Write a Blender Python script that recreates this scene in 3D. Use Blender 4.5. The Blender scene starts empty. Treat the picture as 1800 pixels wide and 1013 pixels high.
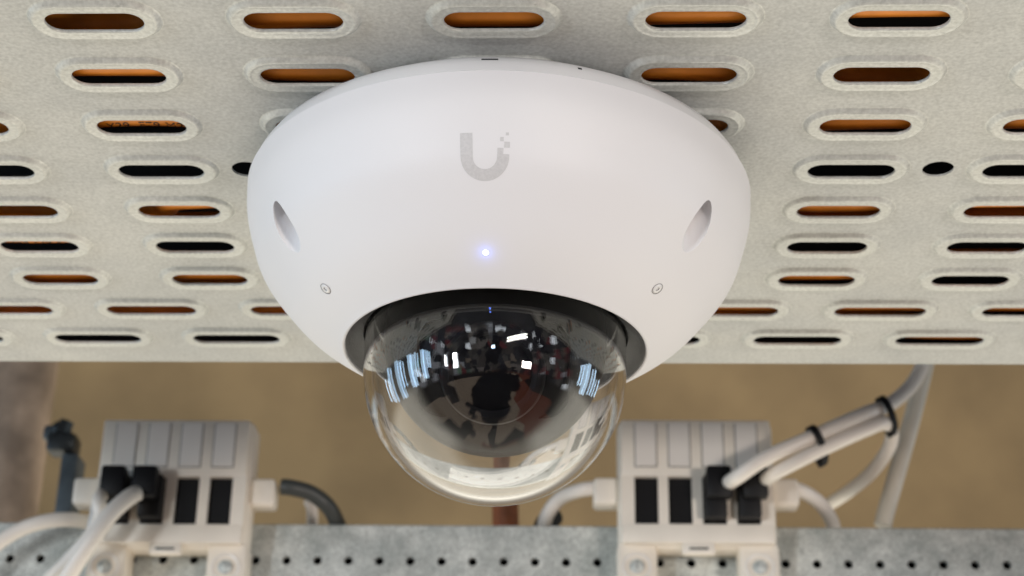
import bpy, bmesh, math, random
from mathutils import Vector, Matrix

random.seed(7)
S = bpy.context.scene
C = S.collection

# ------------------------------------------------------------------ camera
FPX, PITCH, YAW, ROLL = 3015.38, 0.42813, 0.03501, 0.0163
H = 0.23677                                    # height of the tray's slot lips above the lens

def cam_axes():
    cp, sp = math.cos(PITCH), math.sin(PITCH)
    Z = Matrix.Rotation(YAW, 3, 'Z')
    rt, fw, up = Z @ Vector((1, 0, 0)), Z @ Vector((0, cp, sp)), Z @ Vector((0, -sp, cp))
    c, s = math.cos(ROLL), math.sin(ROLL)
    return c*rt + s*up, fw, -s*rt + c*up
RT, FW, UP = cam_axes()
cd = bpy.data.cameras.new("camera")
cam = bpy.data.objects.new("camera", cd)
C.objects.link(cam)
cam.matrix_world = Matrix(((RT.x, UP.x, -FW.x, 0), (RT.y, UP.y, -FW.y, 0), (RT.z, UP.z, -FW.z, 0), (0, 0, 0, 1)))
cd.sensor_width = 36.0
cd.lens = FPX/1800*36.0
cd.clip_start = 0.01
cd.clip_end = 100
cd.dof.use_dof = True
cd.dof.focus_distance = 0.425
cd.dof.aperture_fstop = 25.0
S.camera = cam

def at(px, py, Y):
    """the world point on the vertical plane y=Y that a photo pixel looks at"""
    d = FW + RT*((px-900)/FPX) - UP*((py-506.5)/FPX)
    return d*(Y/d.y)

# ------------------------------------------------------------------ light
S.view_settings.view_transform = 'Standard'
S.view_settings.look = 'None'
S.view_settings.exposure = -0.22
S.view_settings.gamma = 1.0

W = bpy.data.worlds.new("World")
S.world = W
W.use_nodes = True
nt = W.node_tree
nt.nodes.clear()
N = nt.nodes.new
L = nt.links.new
def math_(op, a, b=None, c=None):
    n = N('ShaderNodeMath'); n.operation = op
    for k, v in enumerate((a, b, c)):
        if v is None: continue
        if isinstance(v, (int, float)): n.inputs[k].default_value = v
        else: L(v, n.inputs[k])
    return n.outputs[0]
def step(v, lo, hi, t0=0.0, t1=1.0):
    n = N('ShaderNodeMapRange'); n.interpolation_type = 'SMOOTHSTEP'
    for k, q in (('From Min', lo), ('From Max', hi), ('To Min', t0), ('To Max', t1)): n.inputs[k].default_value = q
    L(v, n.inputs['Value']); return n.outputs[0]
def mixc(f, a, b):
    n = N('ShaderNodeMix'); n.data_type = 'RGBA'
    if isinstance(f, float): n.inputs['Factor'].default_value = f
    else: L(f, n.inputs['Factor'])
    for k, v in (('A', a), ('B', b)):
        if isinstance(v, tuple): n.inputs[k].default_value = (*v, 1)
        else: L(v, n.inputs[k])
    return n.outputs['Result']
out = N('ShaderNodeOutputWorld'); bg = N('ShaderNodeBackground'); tc = N('ShaderNodeTexCoord'); sep = N('ShaderNodeSeparateXYZ')
L(tc.outputs['Generated'], sep.inputs[0])
dx, dy, dz = sep.outputs
az = math_('ARCTAN2', dx, dy)                    # 0 beyond the wall, pi behind the photographer
elv = math_('ARCSINE', dz)
# the hall round the camera: boxy furniture, shelves and openings, on a tan floor, under a dark ceiling
def clutter(sa, se, seed, stops):
    cmb = N('ShaderNodeCombineXYZ'); L(math_('MULTIPLY', az, sa), cmb.inputs[0]); L(math_('MULTIPLY', elv, se), cmb.inputs[1]); cmb.inputs[2].default_value = seed
    v = N('ShaderNodeTexVoronoi'); v.distance = 'CHEBYCHEV'; v.voronoi_dimensions = '3D'; v.inputs['Scale'].default_value = 1.0
    L(cmb.outputs[0], v.inputs['Vector'])
    q = N('ShaderNodeSeparateColor'); L(v.outputs['Color'], q.inputs[0])
    r = N('ShaderNodeValToRGB'); r.color_ramp.interpolation = 'CONSTANT'
    e = r.color_ramp.elements; e[0].position = stops[0][0]; e[0].color = (*stops[0][1], 1); e[1].position = stops[1][0]; e[1].color = (*stops[1][1], 1)
    for p, c in stops[2:]:
        k = e.new(p); k.color = (*c, 1)
    L(q.outputs[0], r.inputs[0]); return r.outputs[0], q.outputs[1]
big, bsel = clutter(3.2, 4.5, 1.3, [(0, (.03, .03, .04)), (.30, (.12, .105, .10)), (.46, (.30, .27, .25)), (.58, (.06, .06, .07)), (.80, (.60, .62, .68)), (.90, (.22, .07, .07))])
small, ssel = clutter(13.0, 11.0, 4.7, [(0, (.02, .02, .025)), (.35, (.16, .15, .14)), (.50, (.04, .04, .05)), (.66, (.35, .29, .23)), (.76, (.25, .06, .07)), (.86, (2.6, 2.8, 3.0)), (.93, (.25, .42, .30))])
walls = mixc(step(ssel, .45, .55), big, small)
floor_, fsel = clutter(1.7, 2.6, 8.2, [(0, (.42, .33, .25)), (.45, (.22, .175, .13)), (.60, (.03, .025, .025)), (.92, (.25, .08, .05))])
behind = mixc(step(elv, -.36, -.30), floor_, walls)
# the photographer in dark clothes, close in front of the lens side
wn = N('ShaderNodeTexNoise'); wn.inputs['Scale'].default_value = 5.0; wn.inputs['Detail'].default_value = 3
L(tc.outputs['Generated'], wn.inputs['Vector'])
wob = math_('MULTIPLY', math_('SUBTRACT', wn.outputs['Fac'], .5), .35)
sid = math_('ADD', dx, wob)
def blob(cx, ce_, rx, re_):
    a = math_('DIVIDE', math_('SUBTRACT', sid, cx), rx); b = math_('DIVIDE', math_('SUBTRACT', math_('ADD', elv, wob), ce_), re_)
    return math_('ADD', math_('MULTIPLY', a, a), math_('MULTIPLY', b, b))
body = step(math_('MINIMUM', math_('MINIMUM', blob(.02, -.10, .10, .16), blob(.0, -.72, .30, .42)), blob(.22, -.50, .22, .13)), 1.0, .75)
behind = mixc(body, behind, (.012, .012, .015))
ceil_ = mixc(step(elv, .30, .42), behind, (.06, .06, .065))
# beyond and below the rail: bright cream zone added for the tray and the dome's lower edge
fwd = step(math_('ABSOLUTE', az), 2.0, 1.6)
low = mixc(step(elv, -.32, -.16), (1.55, 1.46, 1.24), (.33, .29, .24))
low = mixc(step(elv, -1.25, -.95), (.45, .39, .31), low)
low = mixc(step(elv, -.05, .1), low, (.08, .075, .07))
L(mixc(fwd, ceil_, low), bg.inputs['Color'])
L(bg.outputs[0], out.inputs[0])
bg.inputs['Strength'].default_value = 1.0

def area(name, loc, target, sx, sy, watts, col):
    l = bpy.data.lights.new(name, 'AREA'); l.shape = 'RECTANGLE'; l.size = sx; l.size_y = sy
    l.energy = watts; l.color = col
    o = bpy.data.objects.new(name, l); C.objects.link(o)
    o.location = loc
    o.rotation_euler = (Vector(target)-Vector(loc)).to_track_quat('-Z', 'Y').to_euler()
    return o
TGT = (0, 0.44, 0.2)
# daylight windows of the hall, left and right of the photographer
for y, z, w_, h_, p_ in ((-1.55, 0.1, .12, .8, 5), (-1.2, -0.03, .22, 1.3, 13), (-.75, .08, .10, 1.0, 5), (-0.4, -0.05, .26, 1.25, 14), (.15, 0.04, .09, .9, 4),
                         (.42, -0.05, .22, 1.3, 9), (1.0, .02, .14, 1.1, 6), (1.3, 0.0, .07, .7, 3)):
    area("window_and_fill_light", (-3.0, y, z), (0, y*0.6, z), w_, h_, p_*.55, (0.50, 0.74, 1.0))
for y, z, w_, h_, p_ in ((.1, .0, .10, .8, 6), (.42, -.03, .2, 1.15, 12), (.85, .05, .12, .9, 6), (1.2, 0, .08, .6, 3)):
    area("window_and_fill_light", (3.1, y, z), (0, y*0.6, z), w_, h_, p_*.5, (.56, 0.78, 1.0))
area("window_and_fill_light", (-1.7, -2.3, -0.24), TGT, 0.20, 0.70, 34, (0.92, 0.96, 1.0))
area("window_and_fill_light", (-2.15, -2.1, -0.18), TGT, 0.08, 0.5, 8, (0.92, 0.96, 1.0))
area("window_and_fill_light", (1.55, -2.3, -0.45), TGT, 0.42, 0.30, 43, (1.0, 0.90, 0.83))  # added front fill lamp, no window; brightens boxes, rail and housing
area("window_and_fill_light", (0.03, -3.0, .28), TGT, 0.14, 0.14, 5, (0.55, 0.75, 1.0))
# ceiling tubes behind the photographer
area("tube_light", (1.0, -2.3, 0.80), TGT, 0.9, 0.06, 6, (1, 0.97, 0.9)).rotation_euler.rotate_axis('Z', .3)
area("tube_light", (1.0, -2.3, 0.67), TGT, 0.9, 0.06, 6, (1, 0.97, 0.9)).rotation_euler.rotate_axis('Z', .3)
# lamp added beyond and below the tray, for its shadow and the dome edge
area("low_fill_light", (0.2, 1.45, -1.3), TGT, 2.2, 0.62, 8, (1.0, 0.95, 0.84))

# ------------------------------------------------------------------ materials
def mat(name, col, rough=0.5, metal=0.0, noise=0.0, scale=200.0, bump=0.0, bscale=None, col2=None, **kw):
    m = bpy.data.materials.new(name); m.use_nodes = True
    t = m.node_tree; b = t.nodes['Principled BSDF']
    b.inputs['Base Color'].default_value = (*col, 1)
    b.inputs['Roughness'].default_value = rough
    b.inputs['Metallic'].default_value = metal
    for k, v in kw.items():
        b.inputs[k.replace('_', ' ')].default_value = v
    tcn = t.nodes.new('ShaderNodeTexCoord')
    if noise or col2:
        n = t.nodes.new('ShaderNodeTexNoise'); n.inputs['Scale'].default_value = scale; n.inputs['Detail'].default_value = 4
        r = t.nodes.new('ShaderNodeValToRGB')
        c2 = col2 or tuple(max(0, c*(1-noise)) for c in col)
        c1 = col if col2 else tuple(min(1, c*(1+noise)) for c in col)
        r.color_ramp.elements[0].position = 0.35; r.color_ramp.elements[0].color = (*c2, 1)
        r.color_ramp.elements[1].position = 0.65; r.color_ramp.elements[1].color = (*c1, 1)
        t.links.new(tcn.outputs['Object'], n.inputs['Vector']); t.links.new(n.outputs['Fac'], r.inputs[0])
        t.links.new(r.outputs[0], b.inputs['Base Color'])
    if bump:
        n2 = t.nodes.new('ShaderNodeTexNoise'); n2.inputs['Scale'].default_value = bscale or scale; n2.inputs['Detail'].default_value = 3
        bp = t.nodes.new('ShaderNodeBump'); bp.inputs['Strength'].default_value = bump; bp.inputs['Distance'].default_value = 0.0004
        t.links.new(tcn.outputs['Object'], n2.inputs['Vector']); t.links.new(n2.outputs['Fac'], bp.inputs['Height'])
        t.links.new(bp.outputs[0], b.inputs['Normal'])
    return m

def galvanised(name, c1, c2, speck, metal, rough, coord_scale=1.0, spangle=0.25):
    """zinc coating: broad clouds, fine speckle, short rolling scratches; mapped in world metres so shared parts join up"""
    m = bpy.data.materials.new(name); m.use_nodes = True
    t = m.node_tree; b = t.nodes['Principled BSDF']; n_ = t.nodes.new; l = t.links.new
    g = n_('ShaderNodeNewGeometry')
    cl = n_('ShaderNodeTexNoise'); cl.inputs['Scale'].default_value = (28 if speck < .15 else 70)*coord_scale; cl.inputs['Detail'].default_value = 5
    sp = n_('ShaderNodeTexNoise'); sp.inputs['Scale'].default_value = 900*coord_scale; sp.inputs['Detail'].default_value = 3
    st = n_('ShaderNodeMapping'); st.inputs['Scale'].default_value = (420, 1500, 1500)
    sn = n_('ShaderNodeTexNoise'); sn.inputs['Scale'].default_value = 1.0; sn.inputs['Detail'].default_value = 4
    vo = n_('ShaderNodeTexVoronoi'); vo.inputs['Scale'].default_value = (160 if speck < .15 else 330)*coord_scale
    for x in (cl, sp, st, vo): l(g.outputs['Position'], x.inputs['Vector'])
    l(st.outputs[0], sn.inputs['Vector'])
    mx = n_('ShaderNodeMix'); mx.data_type = 'RGBA'
    mx.inputs['A'].default_value = (*c1, 1); mx.inputs['B'].default_value = (*c2, 1)
    cr = n_('ShaderNodeMapRange'); cr.inputs['From Min'].default_value = .3; cr.inputs['From Max'].default_value = .7
    l(cl.outputs['Fac'], cr.inputs['Value']); l(cr.outputs[0], mx.inputs['Factor'])
    def mulby(src, sock, lo, hi, a=.3, bb=.7):
        r = n_('ShaderNodeMapRange'); r.inputs['From Min'].default_value = a; r.inputs['From Max'].default_value = bb
        r.inputs['To Min'].default_value = lo; r.inputs['To Max'].default_value = hi
        l(sock, r.inputs['Value'])
        v = n_('ShaderNodeVectorMath'); v.operation = 'SCALE'
        l(src, v.inputs[0]); l(r.outputs[0], v.inputs['Scale'])
        return v.outputs[0]
    o = mulby(mx.outputs['Result'], sp.outputs['Fac'], 1-speck, 1+speck)
    o = mulby(o, sn.outputs['Fac'], 0.80, 1.0, .26, .38)
    sc = n_('ShaderNodeSeparateColor'); l(vo.outputs['Color'], sc.inputs[0])
    o = mulby(o, sc.outputs[0], 1-spangle, 1+spangle*.6, 0, 1)
    l(o, b.inputs['Base Color'])
    b.inputs['Metallic'].default_value = metal; b.inputs['Roughness'].default_value = rough
    bp = n_('ShaderNodeBump'); bp.inputs['Strength'].default_value = .25; bp.inputs['Distance'].default_value = .0003
    l(sp.outputs['Fac'], bp.inputs['Height']); l(bp.outputs[0], b.inputs['Normal'])
    return m

M = {}
M['zinc'] = galvanised('tray_zinc', (.535, .54, .515), (.455, .465, .455), .13, .04, .55, 1.0, .03)
M['lip_zinc'] = galvanised('lit_lip_zinc', (.56, .565, .53), (.49, .50, .475), .14, .22, .36, 1.0, .03)  # smoother tray zinc, lightened to paint in light on the lips
M['rail_zinc'] = galvanised('rail_zinc', (.68, .70, .66), (.40, .43, .41), .38, .2, .5, 1.0, .13)
M['shaded_inner_zinc'] = mat('shade_black_sheet', (.012, .011, .010), .8)  # near-black colour paints in the shade inside the tray
M['shell'] = mat('white_polycarbonate', (.745, .735, .75), .5, bump=.06, bscale=2500)
M['base'] = mat('white_base_plastic', (.70, .695, .70), .45)
M['logo'] = mat('grey_print', (.58, .57, .575), .4, noise=.05, scale=1500)
M['black'] = mat('matte_black_plastic', (.006, .006, .007), .5, Specular_IOR_Level=.25)
M['ring'] = mat('charcoal_trim_plastic', (.042, .042, .045), .4, bump=.3, bscale=1800)
M['gloss'] = mat('gloss_black_plastic', (.005, .005, .006), .35, Specular_IOR_Level=.08)
M['screw'] = mat('white_screw_paint', (.72, .71, .70), .35)
M['box'] = mat('cream_box_plastic', (.88, .81, .70), .42, noise=.03, scale=60)
M['label'] = mat('grey_label_window', (.86, .81, .74), .3)
M['cable'] = mat('white_cable_jacket', (.86, .80, .72), .38)
M['pipe'] = mat('cream_conduit_plastic', (.66, .61, .51), .4, noise=.1, scale=40)
M['greycable'] = mat('dark_grey_cable_jacket', (.055, .06, .057), .45)
M['orange'] = mat('orange_cable_jacket', (.92, .30, .03), .45, noise=.12, scale=90)
M['ink'] = mat('black_ink', (.03, .012, .006), .5)
M['copper'] = mat('rust_brown_pipe', (.24, .08, .032), .4, noise=.3, scale=70)
M['wall'] = mat('brown_wall_paint', (.47, .322, .155), .85, noise=.16, scale=5.0, bump=.3, bscale=120)
M['column'] = mat('brown_column_paint', (.40, .30, .22), .30, noise=.45, scale=22)
M['clamp'] = mat('dark_steel_clamp', (.035, .04, .042), .4, .5, noise=.4, scale=60)
M['channel'] = mat('blue_grey_channel', (.10, .125, .14), .5, .2, noise=.3, scale=50)
M['wire'] = mat('pale_translucent_tie', (.7, .72, .74), .25)

def glass(name, ior, col=(1, 1, 1)):
    m = bpy.data.materials.new(name); m.use_nodes = True
    b = m.node_tree.nodes['Principled BSDF']
    b.inputs['Base Color'].default_value = (*col, 1); b.inputs['Roughness'].default_value = 0.0
    b.inputs['IOR'].default_value = ior; b.inputs['Transmission Weight'].default_value = 1.0
    return m
M['glass'] = glass('clear_polycarbonate', 1.72)
M['lens'] = mat('coated_lens', (.01, .008, .02), .03, Coat_Weight=1.0)

def emit(name, col, s):
    m = bpy.data.materials.new(name); m.use_nodes = True
    b = m.node_tree.nodes['Principled BSDF']
    b.inputs['Base Color'].default_value = (.8, .8, .8, 1)
    b.inputs['Emission Color'].default_value = (*col, 1); b.inputs['Emission Strength'].default_value = s
    return m
M['led'] = emit('status_led_core', (.75, .9, 1.0), 2.2)
M['ledhalo'] = emit('status_led_diffuser', (.20, .30, 1.0), .75)
M['ledhalo'].node_tree.nodes['Principled BSDF'].inputs['Base Color'].default_value = (.25, .27, .4, 1)

# ------------------------------------------------------------------ helpers
def smooth(me, angle=35):
    for p in me.polygons: p.use_smooth = True
    me.set_sharp_from_angle(angle=math.radians(angle))

def obj(name, me, m, parent=None, angle=35, kind=None):
    if isinstance(me, bmesh.types.BMesh):
        bm = me; me = bpy.data.meshes.new(name)
        bm.to_mesh(me); bm.free()
    if angle: smooth(me, angle)
    if m and not me.materials: me.materials.append(m)
    o = bpy.data.objects.new(name, me); C.objects.link(o)
    if parent: o.parent = parent
    if kind: o['kind'] = kind
    return o

class BM:
    """thin wrapper collecting shapes"""
    def __init__(s): s.b = bmesh.new()
    def box(s, x0, x1, y0, y1, z0, z1, bev=0, seg=2):
        v = [s.b.verts.new(p) for p in ((x0,y0,z0),(x1,y0,z0),(x1,y1,z0),(x0,y1,z0),(x0,y0,z1),(x1,y0,z1),(x1,y1,z1),(x0,y1,z1))]
        f = [s.b.faces.new([v[i] for i in q]) for q in ((3,2,1,0),(4,5,6,7),(0,1,5,4),(1,2,6,5),(2,3,7,6),(3,0,4,7))]
        if bev:
            e = list({e for q in f for e in q.edges})
            bmesh.ops.bevel(s.b, geom=e, offset=bev, segments=seg, affect='EDGES', profile=.5)
        return s
    def lathe(s, prof, seg=96, close=False, mtx=None):
        rings = []
        for r, z in prof:
            if r < 1e-7: rings.append([s.b.verts.new((0, 0, z))])
            else: rings.append([s.b.verts.new((r*math.cos(2*math.pi*i/seg), r*math.sin(2*math.pi*i/seg), z)) for i in range(seg)])
        pairs = list(zip(rings, rings[1:])) + ([(rings[-1], rings[0])] if close else [])
        vs = [v for r in rings for v in r]
        for a, b in pairs:
            for i in range(seg):
                j = (i+1) % seg
                if len(a) == 1 and len(b) == 1: continue
                if len(a) == 1: s.b.faces.new((a[0], b[i], b[j]))
                elif len(b) == 1: s.b.faces.new((a[i], b[0], a[j]))
                else: s.b.faces.new((a[i], b[i], b[j], a[j]))
        if mtx: bmesh.ops.transform(s.b, matrix=mtx, verts=vs)
        return s
    def tube(s, pts, r, seg=14, caps=True):
        pts = [Vector(p) for p in pts]; rings = []
        n = None
        for i, p in enumerate(pts):
            t = (pts[min(i+1, len(pts)-1)]-pts[max(i-1, 0)]).normalized()
            if n is None:
                n = t.cross(Vector((0, 0, 1)));
                if n.length < .1: n = t.cross(Vector((1, 0, 0)))
            n = (n - t*n.dot(t)).normalized(); b = t.cross(n)
            rr = r(i/(len(pts)-1)) if callable(r) else r
            rings.append([s.b.verts.new(p+(n*math.cos(a)+b*math.sin(a))*rr) for a in (2*math.pi*k/seg for k in range(seg))])
        for a, b in zip(rings, rings[1:]):
            for i in range(seg): s.b.faces.new((a[i], a[(i+1) % seg], b[(i+1) % seg], b[i]))
        if caps:
            s.b.faces.new(rings[0][::-1]); s.b.faces.new(rings[-1])
        return s
    def build(s, name, m, parent=None, angle=35, kind=None, recalc=True):
        if recalc: bmesh.ops.recalc_face_normals(s.b, faces=s.b.faces[:])
        me = bpy.data.meshes.new(name); s.b.to_mesh(me); s.b.free()
        return obj(name, me, m, parent, angle, kind)

def spline(pts, n=8):
    P = [Vector(p) for p in pts]; P = [2*P[0]-P[1]]+P+[2*P[-1]-P[-2]]; o = []
    for i in range(1, len(P)-2):
        for k in range(n):
            u = k/n; a, b, c, d = P[i-1:i+3]
            o.append(.5*(2*b+(c-a)*u+(2*a-5*b+4*c-d)*u*u+(-a+3*b-3*c+d)*u**3))
    o.append(P[-2]); return o

def thing(name, label, cat, loc=(0, 0, 0), group=None):
    o = bpy.data.objects.new(name, None); C.objects.link(o); o.location = loc
    o.empty_display_size = .02
    o['label'] = label; o['category'] = cat
    if group: o['group'] = group
    return o

def tag(o, label, cat, group=None):
    o['label'] = label; o['category'] = cat
    if group: o['group'] = group
    return o

# ------------------------------------------------------------------ the wall behind
w = BM().box(-3.2, 3.2, 2.6, 2.75, 0.1, 2.6).build('wall', M['wall'], angle=0, kind='structure')

# ------------------------------------------------------------------ cable tray
ROWY = [.35965, .38561, .41227, .43791, .46341, .48812, .51301, .53824, .56357]
PZ = H + .00125                                # underside of the sheet; lips press down to H
YEDGE = .5915
ys = [ROWY[0]-.0256*k for k in range(2, 0, -1)] + ROWY
X0, X7, X8 = -.11819, -.19329, -.16821
XL, XR = -.51819+.0, .48181
tray = thing('cable_tray', 'wide galvanised cable tray of pressed slots that the white camera hangs from', 'cable tray', (0, .45, PZ))
def local(p): return (p[0], p[1]-.45, p[2]-PZ)

def stadium(w2, h2, n=11):
    """points of a stadium centred on 0, half width w2, half height h2"""
    o = []
    for s, a0 in ((1, -90), (-1, 90)):
        for k in range(n):
            a = math.radians(a0+180*k/(n-1))
            o.append((s*(w2-h2)+h2*math.cos(a), h2*math.sin(a)))
    return o

def rim_mesh(name, w, h):
    """the pressed lip of one slot: sheet level, swelling down, flat land, hole edge"""
    b = bmesh.new()
    steps = [(4.75, 0), (4.55, -.02), (4.2, -.40), (3.7, -.95), (3.2, -1.32), (2.8, -1.40), (2.45, -1.28), (2.1, -1.22), (1.2, -1.25), (.35, -1.22), (.08, -1.12), (0, -.98), (0, -.35)]
    rings = []
    for off, z in steps:
        rings.append([b.verts.new((x, y, z/1000)) for x, y in stadium(w/2+off/1000, h/2+off/1000)])
    for a, c in zip(rings, rings[1:]):
        n = len(a)
        for i in range(n): b.faces.new((a[i], c[i], c[(i+1) % n], a[(i+1) % n]))
    for f in b.faces: f.normal_update()
    me = bpy.data.meshes.new(name)
    bmesh.ops.recalc_face_normals(b, faces=b.faces[:])
    # the visible side looks down
    if sum(f.normal.z*f.calc_area() for f in b.faces) > 0: bmesh.ops.reverse_faces(b, faces=b.faces[:])
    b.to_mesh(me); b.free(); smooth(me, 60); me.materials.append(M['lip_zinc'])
    return me
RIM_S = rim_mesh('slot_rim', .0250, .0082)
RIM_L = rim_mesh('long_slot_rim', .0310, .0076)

pl = bmesh.new()
holes_round = {}
def cell(x0, x1, y0, y1, cx, cy, w2, h2, n=11):
    S_ = [pl.verts.new(local((cx+x, cy+y, PZ))) for x, y in stadium(w2, h2, n)]
    # right cap is S_[0..n-1] (bottom to top), left cap S_[n..2n-1] (top to bottom)
    V = lambda x, y: pl.verts.new(local((x, y, PZ)))
    br, tr, tl, bl = V(x1, y0), V(x1, y1), V(x0, y1), V(x0, y0)
    mr_, ml_ = V(x1, cy), V(x0, cy)
    mid = n//2
    for i in range(n-1):
        pl.faces.new((S_[i+1], S_[i], br if i < mid else tr))
    pl.faces.new((S_[mid], br, mr_)) if False else None
    pl.faces.new((S_[mid], br, tr)) 
    for i in range(n, 2*n-1):
        pl.faces.new((S_[i+1], S_[i], tl if i-n < mid else bl))
    pl.faces.new((S_[n+mid], tl, bl))
    pl.faces.new((S_[n-1], tr, tl, S_[n]))
    pl.faces.new((S_[2*n-1], bl, br, S_[0]))
    pl.verts.remove(mr_); pl.verts.remove(ml_)

nshort = len(ys)
bounds = [ys[0]-.0128] + [(a+b)/2 for a, b in zip(ys, ys[1:])] + [ys[-1]+.0127]
rims = []
for r, cy in enumerate(ys):
    rr = r-2
    xo, long_ = (X0, False) if rr < 7 else ((X7, True) if rr == 7 else (X8, True))
    w2, h2 = ((.0310/2, .0076/2) if long_ else (.0250/2, .0082/2))
    w2 += .00475; h2 += .00475
    xs = []
    k = -12
    while xo+.05*k+.025 < XR+.03:
        cx = xo+.05*k
        if cx-.025 > XL-.03: xs.append(cx)
        k += 1
    for cx in xs:
        xa, xb = cx-.025, cx+.025
        if rr == 3 and abs(((cx-X0)/.05)-round((cx-X0)/.05)) < .01 and round((cx-X0)/.05) in (4, 0, -4):
            xb = cx+.025-.0062                                       # leaves room for the round fixing hole
        if rr == 3 and round((cx-X0)/.05) in (5, 1, -3):
            xa = cx-.025+.0062
        cell(xa, xb, bounds[r], bounds[r+1], cx, cy, w2, h2)
        rims.append((cx, cy, long_))
        if rr == 3 and round((cx-X0)/.05) in (4, 0, -4):             # round hole cell
            hx, hy, hw, R0 = cx+.025, cy+.0004, .0062, .0045
            n = 24
            ci = [pl.verts.new(local((hx+R0*math.cos(2*math.pi*i/n), hy+R0*math.sin(2*math.pi*i/n), PZ))) for i in range(n)]
            cu = [pl.verts.new(local((hx+R0*math.cos(2*math.pi*i/n), hy+R0*math.sin(2*math.pi*i/n), PZ+.0006))) for i in range(n)]
            cs = [pl.verts.new(local(p)) for p in ((hx+hw, bounds[r+1], PZ), (hx-hw, bounds[r+1], PZ), (hx-hw, bounds[r], PZ), (hx+hw, bounds[r], PZ))]
            for i in range(n):
                j = (i+1) % n; q = (i*4)//n
                pl.faces.new((ci[j], ci[i], cs[q])); pl.faces.new((ci[i], ci[j], cu[j], cu[i]))
                if (j*4)//n % 4 != q: pl.faces.new((ci[j], cs[q], cs[(q+1) % 4]))
xa, xb = XL-.03, XR+.03
for f in pl.faces: f.normal_update()
for f in pl.faces:
    if f.normal.z > .5: f.normal_flip()
# the far and near strips with the rolled bend
def strip(prof):
    rows_ = [[pl.verts.new(local((x, y, z))) for y, z in prof] for x in (XL-.03, XR+.03)]
    for i in range(len(prof)-1):
        f = pl.faces.new((rows_[0][i], rows_[1][i], rows_[1][i+1], rows_[0][i+1])); f.normal_update()
        if f.normal.z > 0 or (abs(f.normal.z) < .01): f.normal_flip()
RB = .0045
bend = [(bounds[-1], PZ), (YEDGE-RB, PZ)] + [(YEDGE-RB+RB*math.sin(a), PZ+RB-RB*math.cos(a)) for a in (math.pi/2*k/6 for k in range(1, 7))]
strip(bend)
strip([(bounds[0], PZ), (.292, PZ)])
obj('bottom_sheet', (lambda me: (pl.to_mesh(me), pl.free(), me)[2])(bpy.data.meshes.new('bottom_sheet')), M['zinc'], tray, 40)
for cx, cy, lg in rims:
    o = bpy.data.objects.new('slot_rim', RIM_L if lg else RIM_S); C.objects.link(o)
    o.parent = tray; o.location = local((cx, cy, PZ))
WX0, WX1 = XL-.03, XR+.03
BM().box(WX0, WX1, YEDGE-.0012-.45, YEDGE-.45, RB, .10).build('side_flange', M['shaded_inner_zinc'], tray, 0)
BM().box(WX0, WX1, .2905-.45, .2917-.45, -.001, .10).build('side_flange', M['shaded_inner_zinc'], tray, 0)
BM().box(WX0, WX1, .291-.45, YEDGE-.45+.001, .1003, .1015).build('light_block_sheet', M['shaded_inner_zinc'], tray, 0)  # unseen lid, added to block light and keep the slots black

# ------------------------------------------------------------------ orange cables lying in the tray
CABLES = [  # row, radius, [(column, offset in y)], label
    (0, .0052, [(-8, .004), (-3, .005), (-1, .011), (0, .0125), (1, .0055), (2, .005), (3, .004), (4, .0012), (5, .002), (8, .003), (11, 0)], 'orange cable over the slot row nearest the viewer, at the top of the photo'),
    (1, .0050, [(-8, .004), (-2, .004), (0, .0022), (1, .0052), (2, .006), (3, .0052), (4, .0140), (5, .0125), (8, .003), (11, 0)], 'orange cable over the second slot row, just above the rim of the camera base'),
    (2, .0046, [(-8, .004), (-2, .012), (-1, .010), (0, .0022), (1, .010), (2, .012), (3, .010), (4, .0048), (5, .0045), (8, .003), (11, 0)], 'orange cable with black printed letters over the third slot row'),
    (4, .0045, [(-8, .004), (-1, .0125), (0, .0026), (1, .001), (3, .003), (4, .0042), (5, .0008), (8, -.001), (11, 0)], 'orange cable seen in the slots beside the recessed screw bores'),
    (5, .0045, [(-8, .004), (-2, .001), (-1, .0014), (0, -.0012), (1, -.004), (3, -.007), (4, -.0085), (6, -.0085), (11, -.009)], 'orange printed cable in the slots left of the status light'),
    (6, .0045, [(-8, .006), (-1, .0050), (0, .0045), (2, .004), (4, .0040), (5, .0006), (8, .001), (11, 0)], 'orange cable over the last row of short slots'),
    (7, .0045, [(-8, -.010), (0, -.010), (1, -.0095), (2, -.010), (3, -.008), (4, -.002), (5, .0042), (6, .0038), (7, .004), (11, 0)], 'orange cable over the nearer row of long slots'),
    (8, .0045, [(-8, -.010), (0, -.010), (3, -.010), (4, -.0098), (5, -.0085), (6, .0036), (8, .003), (11, .004)], 'orange cable over the long slots along the far edge'),
]
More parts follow.
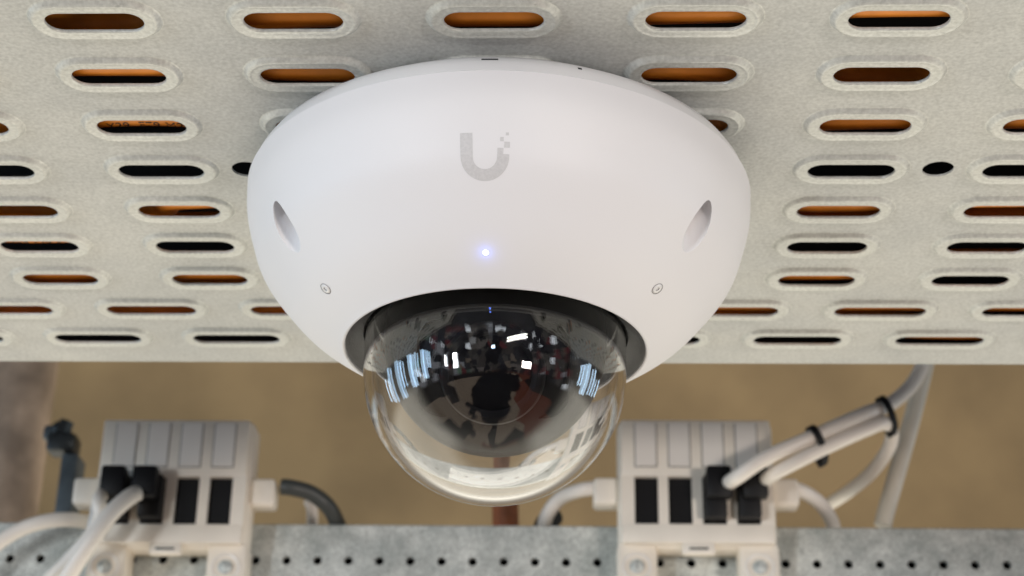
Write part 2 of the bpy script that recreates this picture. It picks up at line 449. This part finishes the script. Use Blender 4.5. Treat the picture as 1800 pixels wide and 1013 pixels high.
for row, rad, pts_, lab in CABLES:
    xo = X0 if row < 7 else (X7 if row == 7 else X8)
    P = []
    for c, dy in pts_:
        x = xo+.05*c
        if -.545 < x < .508: P.append((x, ROWY[row]+dy, PZ+.0016+rad))
    if P[0][0] > -.4: P.insert(0, (-.54, P[0][1], P[0][2]))
    o = BM().tube(spline(P, 8), rad, 16).build('orange_cable', M['orange'], None, 50)
    tag(o, lab, 'cable', 'orange cables laid in the tray')
    if row in (2, 5):                                        # black print along the jacket
        for (xc, dy0, txt) in ([(xo+.05*0, .0, 'Y29  E79 M2')] if row == 2 else [(xo-.05, .0, '2x4 F29 E79'), (xo, 0, 'F29 E79')]):
            cu = bpy.data.curves.new('print', 'FONT'); cu.body = txt; cu.size = .0042; cu.align_x = 'CENTER'
            to = bpy.data.objects.new('print', cu); C.objects.link(to)
            bpy.context.view_layer.update()
            dg = bpy.context.evaluated_depsgraph_get()
            me = bpy.data.meshes.new_from_object(to.evaluated_get(dg))
            C.objects.unlink(to); bpy.data.objects.remove(to)
            # wrap on the underside of the round jacket
            yc = None
            sp_ = spline(P, 8)
            for v in me.vertices:
                X = xc + v.co.x
                for a, b in zip(sp_, sp_[1:]):
                    if a.x <= X <= b.x:
                        t = (X-a.x)/(b.x-a.x); ctr = a.lerp(b, t); break
                ang = -(v.co.y-.0015)/rad + .12          # about the underside, tops towards the viewer
                v.co = Vector((X, ctr.y + math.sin(ang)*(rad+.00006), ctr.z - math.cos(ang)*(rad+.00006)))
            me.materials.append(M['ink'])
            po = bpy.data.objects.new('printed_lettering', me); C.objects.link(po); po.parent = o

# ------------------------------------------------------------------ the dome camera
AX, AY = -.01944, .43847
T0, T1 = -.00344, -.01543                                  # slight lean of the mount
camr = thing('dome_security_camera', 'white dome security camera with a U logo hanging under the slotted tray', 'security camera')
xa_ = Vector((1, 0, T0)).normalized(); ya_ = Vector((0, 1, T1)).normalized(); za_ = xa_.cross(ya_).normalized(); ya_ = za_.cross(xa_)
camr.matrix_world = Matrix(((xa_.x, ya_.x, za_.x, AX), (xa_.y, ya_.y, za_.y, AY), (xa_.z, ya_.z, za_.z, H), (0, 0, 0, 1)))
AZ0 = math.radians(269.4)

RS = [.07169, .07112, .06916, .06629, .06071, .05345, .0425]
Z0_, Z1_ = .0107, .05644
def prof_pts(n=60):
    K = 7; re = [2*RS[0]-RS[1]] + RS + [2*RS[-1]-RS[-2]]; o = []
    for q in range(n+1):
        x = (K-1)*q/n; i = min(int(x), K-2); u = x-i; a, b, c, d = re[i:i+4]
        o.append((.5*(2*b+(c-a)*u+(2*a-5*b+4*c-d)*u*u+(-a+3*b-3*c+d)*u**3), Z0_+(Z1_-Z0_)*q/n))
    return o
PR = prof_pts(60)
outer = [(r, -z) for r, z in PR]
lip = [(.0422, -.05672), (.0418, -.05678), (.04145, -.05655), (.0413, -.0560)]
inner = [(.0418, -.0540)]
cover_prof = [(.0690, -.0106), (.0708, -.01045)] + outer + lip + inner + [(.0418, -.0112), (.0670, -.0112)]
cb = BM().lathe(cover_prof, 192, close=True)
cover = cb.build('cover', M['shell'], camr, 40)
# three screw bores sunk straight up into the slope, and the hole of the status light
def boolean_cut(target, cutter):
    md = target.modifiers.new('cut', 'BOOLEAN'); md.operation = 'DIFFERENCE'; md.object = cutter; md.solver = 'EXACT'
    bpy.context.view_layer.update()
    dg = bpy.context.evaluated_depsgraph_get()
    me = bpy.data.meshes.new_from_object(target.evaluated_get(dg))
    target.modifiers.remove(md); old = target.data; target.data = me; bpy.data.meshes.remove(old)
    cm = cutter.data; bpy.data.objects.remove(cutter); bpy.data.meshes.remove(cm)
for az in (-57.2, 57.2, 180):
    a = AZ0+math.radians(az)
    cc = BM().lathe([(0, -.0272), (.0034, -.0272), (.0040, -.0285), (.0040, -.060), (0, -.060)], 48, mtx=Matrix.Translation((.0642*math.cos(a), .0642*math.sin(a), 0))).build('cutter', None, camr, 0)
    boolean_cut(cover, cc)
smooth(cover.data, 30)
# mounting base
base_prof = [(.0, -.0000), (.0600, -.0000), (.0632, -.0012), (.0658, -.0031), (.0690, -.0053), (.0704, -.0076), (.0706, -.0098), (.0700, -.0104), (.0685, -.01045), (.0, -.01045)]
base = BM().lathe(base_prof, 160).build('mounting_base', M['base'], camr, 40)

def surf(az, z):
    for (r0, z0), (r1, z1) in zip(PR, PR[1:]):
        if z0 <= z <= z1:
            t = (z-z0)/(z1-z0); r = r0+(r1-r0)*t
            nr, nz = (z1-z0), (r1-r0)                       # outward normal in (r,-z): (dz, -dr)
            l = math.hypot(nr, nz)
            return r, Vector((nr/l*math.cos(az), nr/l*math.sin(az), nz/l)), Vector((r*math.cos(az), r*math.sin(az), -z))
    raise ValueError
# logo: a U whose right arm breaks up into squares, printed on the curved shell
arc = [(0.0, PR[0][1])]
for (r0, z0), (r1, z1) in zip(PR, PR[1:]): arc.append((arc[-1][0]+math.hypot(r1-r0, z1-z0), z1))
def z_of_arc(s):
    for (s0, z0), (s1, z1) in zip(arc, arc[1:]):
        if s0 <= s <= s1: return z0+(z1-z0)*(s-s0)/(s1-s0)
def arc_of_z(z):
    for (s0, z0), (s1, z1) in zip(arc, arc[1:]):
        if z0 <= z <= z1: return s0+(s1-s0)*(z-z0)/(z1-z0)
S_TOP = arc_of_z(.0270)
lb = bmesh.new()
UNIT = .0120/620
def lpt(u, v, lift=.00004):                                   # u right, v down, in logo units
    s = S_TOP+(v-250)*UNIT; z = z_of_arc(s)
    az = AZ0+(u-670)*UNIT/.0665
    r, n, p = surf(az, z)
    return lb.verts.new(p+n*lift)
def lquad(u0, u1, v0, v1):
    nu, nv = max(1, int((u1-u0)/40)), max(1, int((v1-v0)/40))
    g = [[lpt(u0+(u1-u0)*i/nu, v0+(v1-v0)*j/nv) for j in range(nv+1)] for i in range(nu+1)]
    for i in range(nu):
        for j in range(nv): lb.faces.new((g[i][j], g[i][j+1], g[i+1][j+1], g[i+1][j]))
lquad(360, 515, 250, 565)
lquad(825, 980, 527, 565)
lquad(828, 904, 447, 527)
lquad(912, 984, 366, 442)
lquad(860, 904, 306, 362)
lquad(928, 966, 245, 283)
na = 28
ri = [[lpt(670+R_*math.cos(math.pi*k/na), 565+R_*math.sin(math.pi*k/na)) for R_ in (155, 206, 258, 310)] for k in range(na+1)]
for a, b in zip(ri, ri[1:]):
    for j in range(3): lb.faces.new((a[j], a[j+1], b[j+1], b[j]))
me = bpy.data.meshes.new('logo'); bmesh.ops.recalc_face_normals(lb, faces=lb.faces[:]); lb.to_mesh(me); lb.free()
obj('u_logo', me, M['logo'], cover, 0)['label'] = 'grey U logo with its right arm dissolving into squares'

def on_shell(az, z, lift=0.0):
    r, n, p = surf(az, z)
    q = n.to_track_quat('Z', 'Y').to_matrix().to_4x4()
    return Matrix.Translation(p+n*lift) @ q
# status light
BM().lathe([(0, .00022), (.0005, .00020), (.0008, .00006), (.0008, -.0003)], 24, mtx=on_shell(math.radians(269.2), .0510)).build('status_light', M['led'], camr, 60)
BM().lathe([(.0008, .00010), (.0010, .00010), (.0012, -.0002)], 24, mtx=on_shell(math.radians(269.2), .0510)).build('status_light_bezel', M['shell'], camr, 60)
gl = bpy.data.lights.new("status_light_glow", 'POINT'); gl.energy = 2.0e-4; gl.color = (.10, .22, 1.0); gl.shadow_soft_size = .0005
go = bpy.data.objects.new("status_light_glow", gl); C.objects.link(go); go.parent = camr
go.matrix_local = on_shell(math.radians(269.2), .0510, .0019)

# small security screws
for az in (211.7, 327.0):
    m4 = on_shell(math.radians(az), .0502)
    BM().lathe([(.00168, .00004), (.00158, .00004), (.0014, -.0006)], 32, mtx=m4).build('screw_recess', M['black'], camr, 60)
    sc = BM().lathe([(.0005, .0000), (.0006, .00022), (.0012, .00024), (.00140, .00006), (.00140, -.0004)], 28, mtx=m4).build('security_screw', M['screw'], camr, 60)
    BM().lathe([(0, -.0001), (.0005, -.0001), (.0005, .0001)], 6, mtx=m4).build('socket', M['black'], sc, 0)
# slit and pin hole in the base rim
def base_pt(az, t, lift):
    (r0, z0), (r1, z1) = (.0658, -.0031), (.0690, -.0053)
    (r0, z0), (r1, z1) = (.0690, -.0053), (.0704, -.0076)
    r = r0+(r1-r0)*t; z = z0+(z1-z0)*t
    n = Vector((-(z1-z0), 0, (r1-r0))); n.normalize()
    return Vector(((r+n.x*lift)*math.cos(az), (r+n.x*lift)*math.sin(az), z - abs(n.z)*lift))
for az, half, t0, t1, nm in ((270.0, 1.75, .15, .45, 'drain_slit'), (289.0, .45, .35, .70, 'pin_hole')):
    b = bmesh.new(); g = []
    for k in range(9):
        a = math.radians(az-half+2*half*k/8)
        g.append((b.verts.new(base_pt(a, t0, .00005)), b.verts.new(base_pt(a, t1, .00005))))
    for p, q in zip(g, g[1:]): b.faces.new((p[0], p[1], q[1], q[0]))
    me = bpy.data.meshes.new(nm); b.to_mesh(me); b.free(); obj(nm, me, M['black'], base, 0)

# trim ring, liner, dome, camera head
BM().lathe([(.0417, -.0562), (.0413, -.0560), (.0405, -.0550), (.0385, -.0536), (.0366, -.0525), (.0366, -.0470), (.0395, -.0470), (.0417, -.0500)], 128, close=True).build('trim_ring', M['ring'], camr, 40)
BM().lathe([(.0365, -.0472), (.0362, -.0400), (.0340, -.0330), (0, -.0330)], 96).build('inner_liner', M['black'], camr, 40)
DC, DR, DT = -.0630, .03602, .0021
def half(R_, n=40): return [(R_*math.cos(a), DC-R_*math.sin(a)) for a in (math.pi/2*k/n for k in range(n+1))]
o_ = [(DR, -.0492)] + half(DR); i_ = [(DR-DT, -.0492)] + half(DR-DT)
d = BM()
d.lathe(o_, 160); d.lathe(i_[::-1], 160)
# close the top rim
d.b.verts.ensure_lookup_table()
ring_o = sorted([v for v in d.b.verts if abs(v.co.z+.0492) < 1e-6 and math.hypot(v.co.x, v.co.y) > DR-DT/2], key=lambda v: math.atan2(v.co.y, v.co.x))
ring_i = sorted([v for v in d.b.verts if abs(v.co.z+.0492) < 1e-6 and math.hypot(v.co.x, v.co.y) < DR-DT/2], key=lambda v: math.atan2(v.co.y, v.co.x))
for k in range(160):
    j = (k+1) % 160; d.b.faces.new((ring_o[k], ring_o[j], ring_i[j], ring_i[k]))
dome = d.build('clear_dome', M['glass'], camr, 50)
BM().lathe([(.0342, -.0486), (.0364, -.0486), (.0364, -.0491), (.0342, -.0491)], 128, close=True).build('dome_gasket', M['black'], camr, 40)

head = BM().lathe([(0, -.0545-.0308)] + [(.0308*math.cos(a), -.0545+.0308*math.sin(a)) for a in (math.radians(-88+4*k) for k in range(32))] + [(.018, -.0345), (.018, -.0335), (0, -.0335)], 96).build('camera_head', M['gloss'], camr, 40)
# lens barrel aimed out and a little down
LD = Vector((.02, -.80, -.60)).normalized(); LO = Vector((0, -.0014, -.0562))
m4 = Matrix.Translation(LO) @ LD.to_track_quat('Z', 'Y').to_matrix().to_4x4()
BM().lathe([(.0135, .022), (.0135, .0275), (.0128, .0284), (.0112, .0284), (.0100, .0270), (.0085, .0255), (.0085, .022)], 64, mtx=m4).build('lens_barrel', M['black'], head, 40)
BM().lathe([(0, .0282), (.003, .0280), (.006, .0270), (.0082, .0256), (.0086, .0250)], 48, mtx=m4).build('lens', M['lens'], head, 60)
b = BM().box(-.0195, .0195, -.0128, .0128, .0170, .0228, .006, 4); bmesh.ops.transform(b.b, matrix=m4, verts=b.b.verts[:])
b.build('face_plate', M['black'], head, 40)

# ------------------------------------------------------------------ perforated rail behind
YR = .820
PXM = 3.6
rz = at(900, 923, YR).z
hz = at(900, 988, YR).z
hx0 = at(1050, 988, YR).x
HS = at(1105, 988, YR).x-hx0
rail = thing('perforated_rail', 'galvanised steel rail with a row of small round holes across the foot of the photo', 'steel rail', (0, YR, hz))
rb = bmesh.new()
hr, n = .0022, 16
top, bot = rz-hz, -.0225
xs = [hx0+HS*k for k in range(-32, 33)]
for x in xs:
    ci = [rb.verts.new((x+hr*math.cos(2*math.pi*i/n+math.pi/n*0), 0, hr*math.sin(2*math.pi*i/n))) for i in range(n)]
    cu = [rb.verts.new((v.co.x, .003, v.co.z)) for v in ci]
    cs = [rb.verts.new((x+HS/2, 0, top-.0012)), rb.verts.new((x-HS/2, 0, top-.0012)), rb.verts.new((x-HS/2, 0, bot)), rb.verts.new((x+HS/2, 0, bot))]
    for i in range(n):
        j = (i+1) % n; q = (i*4)//n
        rb.faces.new((ci[i], ci[j], cs[q])); rb.faces.new((ci[j], ci[i], cu[i], cu[j]))
        if (j*4)//n % 4 != q: rb.faces.new((ci[j], cs[(q+1) % 4], cs[q]))
x0, x1 = xs[0]-HS/2, xs[-1]+HS/2
prof = [(0, top-.0012), (.0004, top-.0004), (.0014, top), (.040, top)]
vv = [[rb.verts.new((x, y, z)) for y, z in prof] for x in (x0, x1)]
for i in range(3): rb.faces.new((vv[0][i], vv[1][i], vv[1][i+1], vv[0][i+1]))
prof = [(0, bot), (.0014, bot-.001), (.040, bot-.001)]
vv = [[rb.verts.new((x, y, z)) for y, z in prof] for x in (x0, x1)]
for i in range(2): rb.faces.new((vv[0][i], vv[1][i], vv[1][i+1], vv[0][i+1]))
me = bpy.data.meshes.new('perforated_face'); bmesh.ops.recalc_face_normals(rb, faces=rb.faces[:]); rb.to_mesh(me); rb.free()
obj('perforated_face', me, M['rail_zinc'], rail, 30)
BM().box(x0, x1, .0385, .040, bot-.001, top-.0005).build('back_flange', M['black'], rail, 0)

# ------------------------------------------------------------------ connector boxes
def make_box(name, label, px, sock_used):
    """px: photo x of the four sockets' centre; dimensions in metres on the box itself"""
    c = at(px, 877, .795)
    zt, zb = at(px, 733, .795).z, at(px, 958, .795).z
    zs1, zs0 = at(px, 838, .795).z, at(px, 920, .795).z
    zl1, zl0 = at(px, 744, .795).z, at(px, 820, .795).z
    t = thing(name, label, 'connector box', (c.x, .795, c.z), 'cream four way connector boxes on the rail')
    Z = lambda z: z-c.z
    pit = .0163; sw = .0057
    w2 = .0380
    # body with four real socket openings: front frame bars around them
    b = BM(); b.box(-w2, w2, .0045, .0235, Z(zb), Z(zt), .0035, 3)
    # open the sockets: raised front frame
    yf0, yf1 = 0.0, .0055
    b.build('body', M['box'], t, 40)
    fr = BM()
    xs_ = [(-1.5+k)*pit for k in range(4)]
    fr.box(-w2+.0015, w2-.0015, yf0, yf1, Z(zs1), Z(zt)-.0015, .0012, 2)
    fr.box(-w2+.0015, w2-.0015, yf0, yf1, Z(zb)+.001, Z(zs0), .0012, 2)
    edges = [-w2+.0015] + [e for x in xs_ for e in (x-sw, x+sw)] + [w2-.0015]
    for e0, e1 in zip(edges[0::2], edges[1::2]):
        fr.box(e0, e1, yf0+.0003, yf1, Z(zs0)-.0012, Z(zs1)+.0012)
    fr.build('front_frame', M['box'], t, 40)
    for k, x in enumerate(xs_):
        s = BM(); s.box(x-sw, x+sw, .0030, .0044, Z(zs0), Z(zs1)); s.build('socket', M['black'], t, 0)
        l = BM(); l.box(x-sw+.0006, x+sw-.0006, -.0005, .0003, Z(zl0), Z(zl1), .0003, 1); lw = l.build('label_window', M['label'], t, 30)
        g = BM()
        for (a0, a1, z0, z1) in ((x-sw+.0002, x-sw+.0006, Z(zl0), Z(zl1)), (x+sw-.0006, x+sw-.0002, Z(zl0), Z(zl1)), (x-sw+.0002, x+sw-.0002, Z(zl0)-.0005, Z(zl0)-.0001)):
            g.box(a0, a1, -.00015, .0003, z0, z1)
        g.build('label_groove', M['clamp'], lw, 0)
    # mounting feet with round eyes and screws
    for sx in (-1, 1):
        f = BM(); xa2, xb2 = sorted((sx*w2*1.02, sx*(w2-.0185)))
        f.box(xa2, xb2, .0050, .0235, Z(zb)-.040, Z(zb)+.003, .0025, 2)
        ft = f.build('mounting_foot', M['box'], t, 40)
        zc = Z(at(px, 992, .795).z)
        m4 = Matrix.Translation((sx*(w2-.0088), .0050, zc)) @ Matrix.Rotation(math.pi/2, 4, 'X')
        e = BM().lathe([(.0072, .0001), (.0066, .0008), (.0058, .0006), (.0056, -.0004), (0, -.0004)], 32, mtx=m4).build('screw_eye', M['label'], ft, 40)
        BM().lathe([(.0034, -.0003), (.0034, .0012), (.0028, .0016), (0, .0016)], 24, mtx=m4).build('screw', M['rail_zinc'], ft, 40)
    tb = BM(); tb.box(-.0078, .0078, .0005, .0060, Z(zb)-.0042, Z(zb)+.002, .001, 2); tab = tb.build('release_tab', M['box'], t, 40)
    BM().box(-.0045, .0045, .0001, .0008, Z(zb)-.0022, Z(zb)-.0012).build('slot', M['clamp'], tab, 0)
    BM().box(-.005, .006, .012, .020, Z(zt)-.001, Z(zt)+.0016, .0005, 1).build('top_clip', M['clamp'], t, 30)
    # side spigots
    for sx in (-1, 1):
        zc0, zc1 = Z(at(px, 886, .80).z), Z(at(px, 838, .80).z)
        xa2, xb2 = sorted((sx*(w2-.001), sx*(w2+.0120)))
        BM().box(xa2, xb2, .0060, .0190, zc0, zc1, .0022, 3).build('cable_spigot', M['box'], t, 40)
    # the plugs
    for k, dx in sock_used:
        x = xs_[k]
        p = BM(); p.box(x-sw+.0004, x+sw-.0004, -.008, .003, Z(zs0)+.001, Z(zs1)-.001, .001, 2)
        pg = p.build('plug', M['black'], t, 40)
        q = BM(); q.box(x-sw+.001+dx, x+sw+.0015+dx, -.0150, -.0070, Z(zs0)+.009, Z(zs1)+.0012, .0015, 2)
        q.build('strain_relief', M['black'], pg, 40)
    return t, xs_, c
bxR = make_box('connector_box', 'cream connector box right of the dome with two cables rising to the right', 1226, ((2, 0), (3, .001)))
bxL = make_box('connector_box', 'cream connector box at the left with cables drooping to the lower left', 298, ((0, -.002), (1, -.003)))

# ------------------------------------------------------------------ cables and other things behind
def run(name, label, cat, pts_, r, m, group=None, n=8):
    o = BM().tube(spline([at(*p) for p in pts_], n), r, 14).build(name, M[m], None, 50)
    return tag(o, label, cat, group)
G = 'white cables at the connector boxes'
run('white_cable', 'white cable from the third socket of the right box, rising past both ties', 'cable',
    [(1276, 852, .786), (1300, 836, .770), (1345, 806, .765), (1430, 768, .765), (1520, 728, .77), (1562, 712, .78), (1598, 682, .79), (1618, 650, .80), (1628, 610, .81), (1634, 560, .82)], .0036, 'cable', G)
run('white_cable', 'white cable from the last socket of the right box looping down after the second tie', 'cable',
    [(1340, 848, .786), (1362, 832, .772), (1400, 812, .766), (1440, 792, .765), (1520, 756, .77), (1556, 744, .775), (1568, 762, .79), (1560, 792, .80), (1530, 832, .82), (1492, 864, .85), (1462, 884, .88)], .0034, 'cable', G)
for px_, py_, an, lab in ((1436, 782, 0, 'black cable tie nearest the right connector box'), (1558, 730, 0, 'black cable tie where the white cables part')):
    c_ = at(px_, py_, .767 if px_ < 1500 else .776)
    dirv = (at(1520, 742, .77)-at(1440, 780, .765)).normalized()
    q = dirv.to_track_quat('Z', 'Y').to_matrix().to_4x4()
    b = BM()
    ring = [((.0048 if True else 0)*math.cos(a), .0088*math.sin(a)) for a in (2*math.pi*k/28 for k in range(28))]
    upv = UP - dirv*UP.dot(dirv); upv.normalize(); sidev = dirv.cross(upv)
    rings = []
    for ca, sa in ring:
        p = c_ + upv*sa + sidev*ca; nn = (upv*sa/.0088 + sidev*ca/.0048).normalized()
        rings.append([b.b.verts.new(p+dirv*i*.0016+nn*j) for i, j in ((-1, -.0002), (1, -.0002), (1, .0009), (-1, .0009))])
    for i in range(28):
        A_, B_ = rings[i], rings[(i+1) % 28]
        for j in range(4): b.b.faces.new((A_[j], A_[(j+1) % 4], B_[(j+1) % 4], B_[j]))
    o = b.build('cable_tie', M['black'], None, 40)
    tag(o, lab, 'cable tie', 'black cable ties')
    k = BM().box(-.0022, .0022, -.0022, .0022, -.002, .002, .0006, 2)
    bmesh.ops.transform(k.b, matrix=Matrix.Translation(c_-upv*.0088-sidev*.001) @ q, verts=k.b.verts[:])
    k.build('tie_head', M['black'], o, 40)
run('white_conduit', 'cream conduit slanting up behind the white cables at the right', 'conduit',
    [(1552, 925, .85), (1560, 890, .85), (1594, 770, .85), (1622, 660, .85), (1645, 560, .85)], .0046, 'pipe')
run('white_cable', 'short white cable from the right spigot of the right box', 'cable', [(1385, 858, .806), (1410, 864, .808), (1440, 884, .82), (1462, 916, .84), (1468, 945, .85)], .0036, 'cable', G)
run('white_cable', 'short white cable from the left spigot of the right box, beside the dome', 'cable', [(1050, 858, .806), (1020, 862, .808), (985, 876, .82), (962, 905, .83), (955, 935, .85)], .0036, 'cable', G)
run('cable_boot', 'small dark boot where the short white cable meets the rail', 'cable boot', [(972, 908, .838), (960, 920, .845), (950, 945, .85)], .0055, 'clamp')
run('grey_cable', 'dark grey cable curving down from the right side of the left box', 'cable', [(495, 856, .806), (515, 858, .806), (548, 868, .81), (578, 892, .815), (597, 930, .83), (603, 960, .84)], .0040, 'greycable')
run('white_cable', 'short end of white cable standing behind the dark grey cable', 'cable', [(543, 880, .86), (549, 900, .86), (548, 945, .86)], .0030, 'cable', G)
run('rust_brown_pipe', 'rust brown pipe standing behind the rail under the dome', 'pipe', [(890, 960, .885), (888, 880, .885), (886, 760, .885), (884, 560, .885)], .0072, 'copper', None, 3)
run('white_cable', 'thick white cable from the second socket of the left box down to the lower left', 'cable',
    [(242, 866, .785), (225, 876, .772), (196, 902, .765), (160, 950, .765), (128, 1000, .77), (95, 1060, .78)], .0040, 'cable', G)
run('white_cable', 'white cable from the first socket of the left box behind the thick one', 'cable',
    [(180, 868, .786), (174, 880, .775), (176, 905, .775), (160, 940, .778), (120, 985, .785), (70, 1035, .79)], .0034, 'cable', G)
run('white_cable', 'white cable arching over the rail in the lower left corner', 'cable',
    [(-60, 1010, .80), (-20, 968, .80), (30, 934, .80), (80, 917, .80), (130, 914, .805), (170, 925, .82), (190, 950, .84)], .0036, 'cable', G)
run('thin_pale_wire', 'thin pale wire hanging beside the left connector box', 'wire', [(166, 872, .786), (158, 920, .784), (143, 975, .782), (125, 1045, .78)], .0010, 'wire')

# brown column with clamp at the far left
Yc = 1.10
colu = BM().tube([at(24+(y-640)*-.151, y, Yc) for y in (480, 700, 900, 1060)], .0305, 48).build('brown_column', M['column'], None, 40)
tag(colu, 'glossy brown round column rising behind the rail at the far left', 'column')
Y2 = .93
cl = thing('pipe_clamp', 'dark steel clamp on the blue grey channel beside the brown column', 'clamp', at(108, 775, Y2))
o0 = at(108, 775, Y2)
def rel(px, py): p = at(px, py, Y2)-o0; return p.x, p.z
(xa3, za3), (xb3, zb3) = rel(82, 798), rel(138, 764)
BM().box(xa3, xb3, -.006, .010, za3, zb3, .003, 2).build('jaw', M['clamp'], cl, 40)
(xa3, za3), (xb3, zb3) = rel(70, 770), rel(108, 742)
BM().box(xa3, xb3, .002, .012, za3, zb3, .003, 2).build('strap', M['channel'], cl, 40)
xm, zm = rel(113, 752)
BM().lathe([(0, -.004), (.0045, -.004), (.0045, .004), (0, .004)], 6, mtx=Matrix.Translation((xm, 0, zm)) @ Matrix.Rotation(.3, 4, 'Y')).build('nut', M['clamp'], cl, 30)
(xa3, za3), (xb3, zb3) = rel(88, 764), rel(124, 738)
BM().box(xa3, xb3, -.002, .010, za3, zb3, .004, 2).build('bracket', M['clamp'], cl, 40)
(xa3, za3), (xb3, zb3) = rel(84, 1010), rel(141, 799)
ch = BM().box(xa3, xb3, -.004, .014, za3, zb3-.0005, .0015, 2)
bmesh.ops.translate(ch.b, vec=o0, verts=ch.b.verts[:])
cho = ch.build('steel_channel', M['channel'], None, 40)
tag(cho, 'short blue grey steel channel standing under the dark clamp', 'steel channel')
